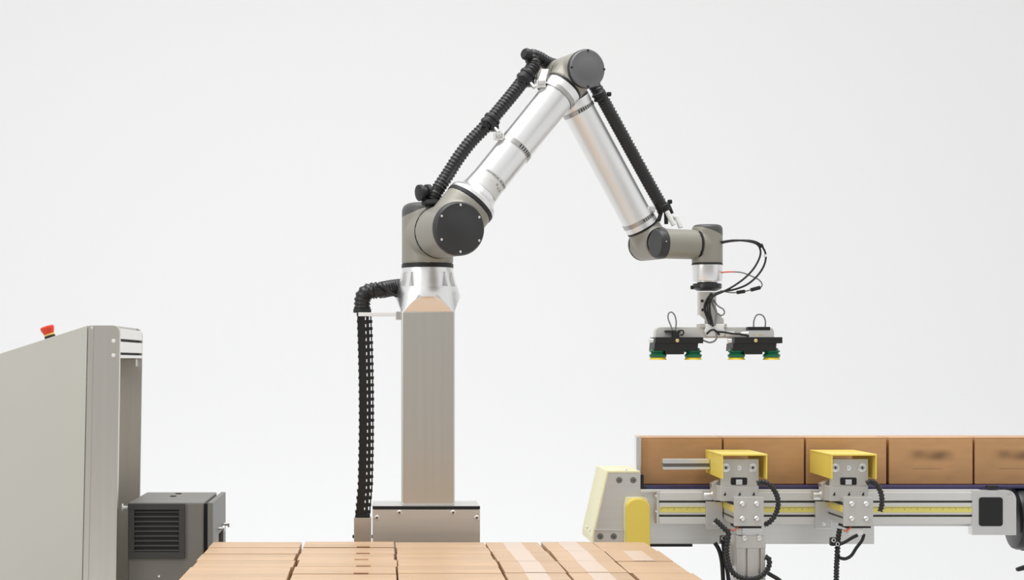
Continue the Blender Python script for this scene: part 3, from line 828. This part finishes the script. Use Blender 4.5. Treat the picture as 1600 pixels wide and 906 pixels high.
# back plate on its right, with notch and clamp screws
pX0, pX1 = P(325, 0, FY0).x, P(333, 0, FY0).x
obj('gap_strip', box(fX1, pX0, FY0 + .01, FY1 - .09, 0, fz - .004), 'dark', fan)
zn = P(0, 832, 5.28 * KD).z
pp = [(FY0 - .01, 0), (FY0 - .01, fz), (FY1 + .01, fz), (FY1 + .01, 0), (5.39 * KD, 0), (5.39 * KD, zn), (5.235 * KD, zn), (5.235 * KD, 0)]
pl = obj('end_plate', prism([Vector((pX0, y, z)) for y, z in pp], (pX1 - pX0, 0, 0), .001), 'fan_grey', fan)
for Y_, y in ((5.24 * KD, 826), (5.41 * KD, 819)):
    c = Vector((pX1, Y_, P(0, y, Y_).z))
    bb = lathe(c, (1, 0, 0), [(0, 0), (.005, 0), (.005, .012), (.010, .0125), (.010, .017), (0, .0175)], 16)
    obj('clamp_screw', bb, 'alu_satin', pl, 40)
c = P(191, 793, 5.075 * KD)
bb = lathe(c, (1, 0, 0), [(0, 0), (.011, 0), (.011, .003), (.005, .0035), (.005, .016), (0, .016)], 16)
obj('side_knob', bb, 'white', fan, 40)

# ================================================================== CONVEYOR
YP, YR = 5.58, 5.545                                   # side plate front, profile front
cv = thing('conveyor', 'belt conveyor with aluminium side profile, ruler tape and yellow end guard', 'conveyor', (P(1300, 0, 5.7).x, 5.75, 0))
px_ = lambda x, Y=YP: P(x, 0, Y).x
pz_ = lambda y, Y=YP: P(0, y, Y).z
sp_ = [(948, 738.5), (1001, 738.5), (1001, 764.5), (1520, 764.5), (1520, 822), (1366, 822), (1366, 850), (926, 850), (926, 836)]
obj('side_plate', pslab(sp_, YP, YP + .012, .0008), 'steel_h', cv)
obj('rear_side_plate', prism([Vector((P(x, y, YP).x, 5.836, P(x, y, YP).z)) for x, y in [(956, 745), (1001, 745), (1001, 766), (1700, 766), (1700, 822), (1366, 822), (1366, 850), (932, 850), (932, 840)]], (0, .012, 0)), 'steel_h', cv)
obj('bottom_channel', pslab([(1010, 850), (1082, 850), (1082, 854), (1010, 854)], YP - .004, YP + .02), 'dark', cv)
# sloping pale yellow end cover
sh_ = [(1000, 735.5), (948.5, 735.5), (925, 838), (925, 848), (928, 848), (928, 838.5), (950.5, 738.5), (1000, 738.5)]
bb = prism([P(x, y, YP - .004) for x, y in sh_], (0, .27, 0), .0006)
endc = obj('end_cover', bb, 'pale_yellow', cv)
for Y_, z_ in ((YP + .07, 832), (YP + .14, 830)):
    obj('screw', lathe(Vector((P(925.6, 0, YP).x, Y_, P(0, z_, YP).z)), (-1, 0, -.25), [(.006, 0), (.006, .002), (.003, .003), (0, .001)], 12), 'zinc', endc, 40)
for x, y in ((967.5, 750), (989.5, 750), (938, 838), (959, 838)):
    obj('bolt', lathe(P(x, y, YP), (0, -1, 0), [(.0095, 0), (.0095, .001), (.0065, .0015), (.0065, .005), (.003, .005), (.003, .002), (0, .002)], 18), 'groove', cv, 40)
    obj('bolt_socket', cyl(P(x, y, YP - .0022), P(x, y, YP - .0046), .0042, seg=12), 'lid', cv, 40)
obj('mount_strip', pslab([(929, 827.5), (974, 827.5), (974, 829.5), (929, 829.5)], YP - .01, YP, .0005), 'zinc', cv)
obj('top_nut', lathe(P(977, 735.5, YP + .02), (0, 0, 1), [(.006, 0), (.006, .004), (.004, .006), (0, .006)], 6), 'zinc', cv, 20)
# yellow rounded guard over the pulley
gp = [(979, 870), (979, 793)] + [(997.5 - 18.5 * math.cos(a), 793 - 14 * math.sin(a)) for a in [math.pi * k / 14 for k in range(1, 14)]] + [(1016, 793), (1016, 870)]
gd = obj('pulley_guard', pslab(gp, YP - .035, YP - .001, .003), 'yellow', cv)
gp2 = [(975.5, 870), (975.5, 790), (978, 777), (1008, 776), (1012, 780), (1012, 870)]
obj('guard_flange', pslab(gp2, YP - .012, YP - .0005, .0008), 'pale_yellow', cv)
# aluminium profile with T-slots, ruler tape
def rail_piece(x0, x1, y0, y1, Yf, m='alu', name='profile_rail', bev=.0015):
    return obj(name, pbox(x0, x1, y0, y1, Yf, YP - .0005, bev), m, cv)
X0, X1 = 1030, 1530
rail_piece(1002, X1 + 2, 764.8, 769, YR + .012, 'profile')
rail_piece(X0, X1, 769, 782, YR, 'profile')
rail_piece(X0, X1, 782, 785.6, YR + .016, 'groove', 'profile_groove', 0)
rail_piece(X0, X1, 785.6, 804, YR, 'profile')
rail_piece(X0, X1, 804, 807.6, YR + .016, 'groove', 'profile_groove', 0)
rail_piece(X0, X1, 807.6, 818.5, YR, 'profile')
rl = obj('ruler_tape', pbox(X0 + 1, X1 - 1, 791.5, 800.5, YR - .0012, YR), 'ruler', cv)
tk = B()
for k in range(0, 250):
    x = X0 + 3 + k * 2.0
    hgt = 4.6 if k % 10 == 0 else (3.3 if k % 5 == 0 else 2.2)
    pbox(x, x + .55, 791.8, 791.8 + hgt, YR - .0015, YR - .0012, 0, tk)
tag(obj('ruler_marks', tk, 'ink', rl), kind='stuff')
obj('profile_end_cap', pbox(X0 - 4, X0, 766, 819, YR - .001, YP - .0005, .001), 'alu_satin', cv)
for y in (776, 800):
    obj('cap_screw', lathe(P(X0 - 4, y, YR + .012), (-1, 0, 0), [(.006, 0), (.006, .004), (.003, .004), (.003, .002), (0, .002)], 12), 'zinc', cv, 40)
# belt and its bed
obj('belt', box(px_(1004), px_(1560) + .6, YP + .013, 5.834, pz_(763.5), pz_(760.2), .001), 'belt', cv)
obj('belt_edge', box(px_(1004), px_(1560), YP - .001, YP + .013, pz_(764), pz_(760.8), .0008), 'belt', cv)
obj('belt_end_stop', pslab([(1001, 742), (1006, 742), (1006, 760.8), (1010, 760.8), (1010, 764.3), (1001, 764.3)], YP - .002, YP + .03), 'black', cv)
# end bracket of the drive with a dark window, drum motor
br = [(1519, 766), (1580, 766), (1588, 775), (1588, 836), (1519, 836)]
bk = obj('drive_bracket', pslab(rounded(br, (1, 2), 6), YR - .004, YP - .001, .001), 'alu_satin', cv)
wn = rounded([(1530, 777), (1567, 777), (1567, 822), (1530, 822)], (0, 1, 2, 3), 5)
obj('bracket_window', pslab(wn, YR - .0065, YR - .0042), 'dark', bk)
obj('bolt', lathe(P(1578, 773, YR - .004), (0, -1, 0), [(.006, 0), (.006, .003), (0, .004)], 12), 'zinc', bk, 40)
obj('belt_clip', pslab([(1544, 759), (1560, 759), (1562, 763), (1546, 764)], YR, YR + .03, .001), 'black', cv)
ma = Vector((P(1589.5, 0, YP).x, YP + .05, P(0, 812, YP).z))
obj('drum_motor', lathe(ma, (1, 0, 0), [(0, 0), (.080, 0), (.091, .004), (.095, .014), (.095, .20), (0, .20)], 48), 'black_gloss', cv, 30)
obj('motor_band', ring(ma + Vector((.03, 0, 0)), (1, 0, 0), .093, .098, .012), 'grille', cv, 40)
# legs: one behind the pallet stack, one past the motor
for x in (938, 1720):
    for y_ in (5.6, 5.80):
        a = P(x, 0, YP).x
        obj('leg', box(a, a + .045, y_, y_ + .03, 0.0, pz_(849), .002), 'alu_satin', cv)
    obj('foot_rail', box(a - .005, a + .05, 5.59, 5.84, 0.0, .02, .002), 'alu_satin', cv)
# upright stop at the belt end, behind the end cover
st = obj('end_stop_plate', box(P(994, 0, 5.66).x, P(1000.5, 0, 5.66).x, 5.66, 5.70, P(0, 765, 5.66).z, P(0, 682, 5.66).z, .001), 'alu', cv)

# ================================================================== CARTONS
def carton(name, label, x0, y0, z0, L_, Wd_, H_, rz, tape_dir, group, printed=False, ends=False):
    """box standing on (x0, y0, z0) = front lower left corner"""
    r = thing(name, label, 'box', (x0, y0, z0), group)
    r.rotation_euler = (0, 0, rz)
    key = (L_, Wd_, H_, tape_dir, printed, ends, group)
    if group == 'boxes on the pallet': r.scale = (1, 1, 1 + random.uniform(-.006, .014))
    if key not in carton.cache:
        parts = []
        cm = 'card_lit' if group == 'boxes on the pallet' else 'card'
        e = .0015
        parts.append(('carton_body', box(e, L_ - e, e, Wd_ - e, 0, H_ - .003, .003), 'card_print' if printed else cm))
        if tape_dir == 'x':                            # flaps meet along the length
            parts.append(('flap', box(e, L_ - e, e, Wd_ / 2 - .0006, H_ - .003, H_, .001), cm))
            parts.append(('flap', box(e, L_ - e, Wd_ / 2 + .0006, Wd_ - e, H_ - .003, H_, .001), cm))
        else:
            parts.append(('flap', box(e, L_ / 2 - .0006, e, Wd_ - e, H_ - .003, H_, .001), cm))
            parts.append(('flap', box(L_ / 2 + .0006, L_ - e, e, Wd_ - e, H_ - .003, H_, .001), cm))
            parts.append(('packing_tape', box(L_ / 2 - .026, L_ / 2 + .026, e, Wd_ - e, H_, H_ + .0006), 'tape'))
        if ends:
            parts.append(('tape_end', box(L_ * .59, L_ * .73, -.0004, .020, H_, H_ + .0012), 'tape_tan'))
        carton.cache[key] = []
        for n_, bm_, m_ in parts:
            o = obj(n_, bm_, m_); o.parent = r
            carton.cache[key].append(o)
    else:
        for s in carton.cache[key]:
            o = s.copy(); scene.collection.objects.link(o); o.parent = r
    return r
carton.cache = {}
ORD = ['first', 'second', 'third', 'fourth', 'fifth', 'sixth', 'seventh']
YPR = 5.20
ztop = P(0, 847, YPR).z
CL, CW, CHt = .2555, .1545, .150
zbase = ztop - CHt
edges = [333, 476, 616.5, 758.5, 844, 927, 1011]
pal = thing('pallet', 'wooden pallet on a lift table under the stacked boxes', 'pallet', ((P(333, 0, YPR).x + P(1011, 0, YPR).x) / 2, 4.7, 0))
palx0, palx1 = P(330, 0, YPR).x, P(1013, 0, YPR).x
for k in range(9):
    y0 = 4.12 + k * .12
    obj('deck_board', box(palx0, palx1, y0, y0 + .10, zbase - .023, zbase - .001, .001), 'wood', pal)
for k in range(3):
    x0 = palx0 + k * (palx1 - palx0 - .1) / 2
    obj('stringer', box(x0, x0 + .1, 4.12, 5.18, zbase - .12, zbase - .023, .001), 'wood', pal)
obj('lift_table', box(palx0 + .05, palx1 - .05, 4.16, 5.14, 0.0, zbase - .12, .004), 'fan_grey', pal)
for ci in range(3):
    x0 = P(edges[ci], 0, YPR).x
    for ri in range(6):
        y1 = YPR - ri * (CW + .001)
        jx = random.uniform(-.0025, .0025) + (.002 if ri % 2 else -.001)
        carton('cardboard_box', f'plain crosswise box on the pallet, {ORD[ci]} column from left, {ORD[ri]} row from back',
               x0 + .001 + jx, y1 - CW, zbase + 0.0, CL - .004, CW - .003, CHt, random.uniform(-.005, .005), 'x', 'boxes on the pallet', ends=(ci == 1))
for ci in range(3, 6):
    x0 = P(edges[ci], 0, YPR).x
    wd_ = P(edges[ci + 1], 0, YPR).x - x0 - .002
    for ri in range(4):
        y1 = YPR + .012 - ri * (CL + .0015)
        tp_ = 'y' if ci < 5 or ri == 1 else 'n'
        carton('cardboard_box', f'taped lengthwise box on the pallet, {ORD[ci]} column from left, {ORD[ri]} row from back' if tp_ == 'y' else f'kraft box on the pallet in the rightmost column, {ORD[ri]} row from the back',
               x0 + .001 + random.uniform(-.003, .003), y1 - CL, zbase, round(wd_ - .0015, 3), CL - .004, CHt, random.uniform(-.01, .01), 'y' if tp_ == 'y' else 'x', 'boxes on the pallet')
# boxes on the conveyor
cstart = [1002, 1130.5, 1259, 1389, 1521.5, 1652]
zb_ = pz_(760.2)
YBX = 5.68
names = ['kraft box at the left end of the conveyor against the end stop', 'kraft box on the conveyor behind the first yellow bracket', 'kraft box on the conveyor behind the second yellow bracket', 'kraft box on the conveyor with faded print, right of the yellow brackets', 'kraft box on the conveyor cut off by the right edge of the photo']
hC = P(0, 683.5, YBX).z - zb_
for i, lb in enumerate(names):
    x0 = P(cstart[i], 0, YBX).x; x1 = P(cstart[i + 1], 0, YBX).x
    o = carton('cardboard_box', lb, x0, YBX, zb_, round(x1 - x0 - .003, 2) + (.0), .165, round(hC, 4), (0.012 if i == 4 else random.uniform(-.004, .004)), 'x', 'boxes on the conveyor', printed=(i > 2))
    if i == 4: o.location.x += .003

# ================================================================== GUIDE CARRIAGES
def carriage(ox, lab_, hose_pts, first):
    def p(x, y): return (x + ox, y)
    t = thing('guide_carriage', lab_, 'carriage', P(1157 + ox, 822, 5.42))
    Yf = 5.375
    # yellow hood: top sheet and two cheeks running back towards the boxes
    hx0, hx1 = P(1128 + ox, 0, Yf).x, P(1199 + ox, 0, Yf).x
    hz = P(0, 712, Yf).z
    hb = prism([Vector((hx0, Yf, hz)), Vector((hx0, Yf, P(0, 748.5, Yf).z)), Vector((hx0, Yf + .27, P(0, 748.5, Yf).z + .004)), Vector((hx0, Yf + .27, hz))], (.004, 0, 0), .0006)
    obj('hood_cheek', hb, 'yellow', t)
    hb = prism([Vector((hx1, Yf, hz)), Vector((hx1, Yf, P(0, 748.5, Yf).z)), Vector((hx1, Yf + .27, P(0, 748.5, Yf).z + .004)), Vector((hx1, Yf + .27, hz))], (-.004, 0, 0), .0006)
    obj('hood_cheek', hb, 'yellow', t)
    obj('hood_top', box(hx0 - .001, hx1 + .001, Yf, Yf + .27, hz, hz + .005, .001), 'yellow', t)
    # upright face plate with washers and a slot
    Y2 = 5.40
    fpz = [(1128, 717), (1185.5, 717), (1185.5, 770), (1127, 770)]
    f_ = obj('face_plate', pslab([p(*a) for a in fpz], Y2, Y2 + .02, .0008), 'plate', t)
    for x in (1134, 1176):
        obj('washer', lathe(P(x + ox, 730.5, Y2), (0, -1, 0), [(.0125, 0), (.0125, .002), (.008, .003), (.008, .006), (.004, .006), (.004, .001), (0, .001)], 20), 'zinc', f_, 40)
        obj('washer_socket', cyl(P(x + ox, 730.5, Y2 - .0012), P(x + ox, 730.5, Y2 - .0018), .0035, seg=10), 'dark', f_, 40)
    obj('dowel', lathe(P(1155 + ox, 731, Y2), (0, -1, 0), [(.0075, 0), (.0075, .002), (.005, .003), (0, .003)], 20), 'alu_satin', f_, 40)
    sl_ = obj('slot', pslab(rounded([p(1142, 746), p(1167.5, 746), p(1167.5, 757.5), p(1142, 757.5)], (0, 1, 2, 3), 2.5, 4), Y2 - .0012, Y2 + .001), 'dark', f_)
    obj('slot_nut', pbox(1150 + ox, 1160 + ox, 749, 757, Y2 - .003, Y2 - .0012, .0006), 'alu', sl_)
    # clamp block with three slits, angled side and ruled yellow strip, square front plate
    obj('clamp_block', pbox(1126 + ox, 1185 + ox, 760, 783, Y2 - .006, Y2 + .13, .001), 'plate', t)
    for x in (1132, 1155, 1177):
        obj('slit', pslab([p(x - 1.5, 774), p(x + 1.5, 768.5), p(x + 2.5, 774)], Y2 - .0075, Y2 - .006), 'dark', t)
    Y3 = 5.345
    fr = obj('front_block', pbox(1147.5 + ox, 1193.5 + ox, 776.5, 822, Y3, Y3 + .012, .001), 'plate', t)
    for x in (1159.5, 1182):
        for y in (787, 810):
            obj('bolt', lathe(P(x + ox, y, Y3), (0, -1, 0), [(.0082, 0), (.0082, .0015), (.0068, .005), (.004, .0065), (0, .007)], 16), 'alu', fr, 40)
    bx0 = P(1149 + ox, 0, Y3).x; bx1 = P(1191 + ox, 0, Y3).x
    z_ = lambda y: P(0, y, Y3).z
    sb = obj('block_body', box(bx0, bx1, Y3 + .012, 5.535, z_(820), z_(779), .001), 'alu_satin', t)
    obj('side_groove', box(bx0 - .0008, bx0, Y3 + .02, 5.50, z_(790), z_(785.5)), 'dark', sb)
    obj('side_strip', box(bx0 - .0015, bx0, Y3 + .02, 5.535, z_(801), z_(791)), 'yellow', sb)
    obj('side_groove', box(bx0 - .0012, bx0, Y3 + .02, 5.535, z_(811), z_(808)), 'grille', sb)
    # rod clamp and cheek plate on the profile
    obj('rod_clamp', cyl(P(1099 + ox, 775, 5.53), P(1118 + ox, 775, 5.53), .0125, seg=20, bev=.0015), 'alu', t, 40)
    obj('rod_clamp_head', pbox(1099 + ox, 1121 + ox, 766, 779, 5.525, YR - .0005, .001), 'plate', t)
    obj('rod_nut', cyl(P(1118 + ox, 778, 5.53), P(1127 + ox, 778, 5.53), .012, seg=16, bev=.001), 'black', t, 40)
    ck = obj('cheek_plate', pbox(1103 + ox, 1129 + ox, 783, 826, 5.53, YR - .0005, .001), 'alu_satin', t)
    obj('bolt', lathe(P(1116 + ox, 818, 5.53), (0, -1, 0), [(.006, 0), (.006, .002), (.003, .003), (0, .001)], 14), 'zinc', ck, 40)
    obj('clamp_arm', pslab([p(1112, 756), p(1127, 748), p(1127, 782), p(1116, 782)], 5.46, 5.50, .001), 'steel', t)
    # connector below the block
    obj('connector', pbox(1154 + ox, 1178 + ox, 824, 836, Y3 + .02, Y3 + .05, .002), 'white', t)
    obj('connector_seat', pbox(1150 + ox, 1190 + ox, 821, 825, Y3 + .015, Y3 + .1, .001), 'dark', t)
    return t
gc1 = carriage(0, 'yellow-hooded guide carriage nearer the conveyor end, standing on a grooved column', None, True)
gc2 = carriage(171, 'yellow-hooded guide carriage further right on the conveyor without a column below', None, False)
# guide bar clamped in the first carriage
gb = thing('guide_bar', 'silver guide bar sticking out left of the first yellow bracket', 'bar', P(1036, 733, 5.56))
obj('bar_profile', pbox(1036, 1109, 717, 724, 5.565, 5.60, .001), 'alu', gb)
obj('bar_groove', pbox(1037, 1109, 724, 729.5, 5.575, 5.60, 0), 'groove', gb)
obj('bar_profile', pbox(1036, 1109, 729.5, 733.5, 5.565, 5.60, .001), 'alu', gb)
# grooved column under the first carriage
cY = 5.35
col = thing('support_column', 'grooved aluminium column under the first guide carriage', 'column', Vector((P(1173, 0, cY + .05).x, cY + .045, 0)))
x0, x1 = P(1150.5, 0, cY).x, P(1196, 0, cY).x
w_ = x1 - x0
for a, c in ((0, .30), (.38, .76), (.84, 1.0)):
    obj('column_rib', box(x0 + a * w_, x0 + c * w_, cY, cY + .09, 0.0, P(0, 856, cY).z, .0015), 'plate', col)
obj('column_core', box(x0 + .01, x1 - .01, cY + .012, cY + .085, 0.0, P(0, 857, cY).z), 'steel', col)
obj('column_head', pbox(1150, 1196.5, 838, 856.5, cY - .001, cY + .09, .001), 'plate', col)
for x in (1163, 1186):
    obj('bolt', lathe(P(x, 840.5, cY - .001), (0, -1, 0), [(.0075, 0), (.0075, .002), (.004, .003), (0, .001)], 14), 'zinc', col, 40)
obj('column_neck', pbox(1160, 1190, 825, 838.5, cY + .01, cY + .06, .001), 'alu_satin', col)
obj('side_wing', pbox(1138, 1150.5, 848, 884, cY + .05, cY + .085, .001), 'steel', col)

def hose_thing(label, pts, r, name='spiral_hose', m='black_gloss'):
    o = thing(name, label, 'hose', pts[0])
    obj('hose_sleeve', tube(pts, r, 12, corr=(.009, .0022)), m, o, 50)
    return o
H = lambda pts, Y: [P(x, y, Y) for x, y in pts]
hose_thing('black corrugated hose arching right of the first guide carriage', H([(1183, 755), (1192, 753), (1204, 759), (1213, 772), (1216, 787), (1212, 803), (1203, 815), (1194, 820)], 5.36), .0085)
hose_thing('black corrugated hose arching right of the second guide carriage', H([(1354, 755), (1362, 752), (1371, 759), (1377, 772), (1378, 787), (1375, 799)], 5.37), .0085)
hose_thing('black corrugated hose hanging below the second guide carriage', H([(1312, 826), (1310, 838), (1309, 850), (1308, 870), (1307, 890), (1306.5, 925)], 5.38), .0088)
hose_thing('black corrugated hose curling from the first carriage down beside its column', H([(1117, 812), (1124, 818), (1132, 826), (1138, 832), (1137, 845), (1135.5, 858), (1137, 874), (1142, 890), (1152, 900), (1168, 905), (1186, 902), (1197, 893), (1202, 882), (1201, 873), (1196, 870)], 5.33), .0085)
def cthing(label, pts, r, Y, m='black'):
    o = obj('machine_cable', tube([P(x, y, Y) for x, y in pts], r, 8), m, None, 50)
    return tag(o, label, 'cable')
cthing('thick black cable dropping left of the grooved column', [(1117, 848), (1123, 858), (1127, 872), (1129, 890), (1131, 930)], .0062, 5.37)
cthing('second black cable dropping close beside the grooved column', [(1130, 846), (1131, 860), (1133, 876), (1137, 895), (1141, 930)], .0060, 5.36)
cthing('short black cable running down right of the grooved column', [(1196, 893), (1206, 899), (1216, 905), (1226, 914)], .0060, 5.34)
cthing('black cable loop hanging under the second carriage connector', [(1350, 834), (1347, 844), (1338, 856), (1330, 868), (1320, 873), (1311, 871)], .0050, 5.37)
cthing('short black cable between second carriage connector and its hose', [(1340, 836), (1330, 841), (1320, 847), (1312, 850)], .0050, 5.365)
cthing('thin orange wire under the first guide carriage', [(1140, 826), (1145, 829), (1150, 826), (1153, 823)], .0020, 5.36, 'orange')
cthing('thin orange wire under the second guide carriage', [(1318, 828), (1322, 830), (1326, 826), (1330, 824)], .0026, 5.36, 'orange')
for lb, x, y, Y in (('cable junction clip left of the first carriage column', 1132, 843, 5.345), ('cable junction clip at the hose under the second carriage', 1304, 846, 5.36)):
    j = thing('cable_clip', lb, 'clip', P(x, y, Y))
    obj('clip_body', pbox(x - 6, x + 6, y - 6, y + 7, Y, Y + .02, .003), 'black', j)
    for a in (-2, 4):
        obj('clip_ring', ring(P(x + a, y + a, Y), (0.2, -1, 0.1), .0040, .0062, .004, 16), 'alu', j, 40)
# dark hand lever at the right edge
lv = thing('clamp_lever', 'dark clamp lever at the lower right edge', 'lever', P(1596, 890, 5.4))
obj('lever_grip', prism([P(x, y, 5.4) for x, y in rounded([(1589, 888), (1600, 884), (1622, 880), (1622, 886), (1600, 891), (1590, 893)], range(6), 1.5, 3)], (0, .015, 0), .001), 'black', lv)
obj('lever_post', box(P(1614, 0, 5.4).x, P(1620, 0, 5.4).x, 5.402, 5.413, 0.0, P(0, 884, 5.4).z, .001), 'zinc', lv)
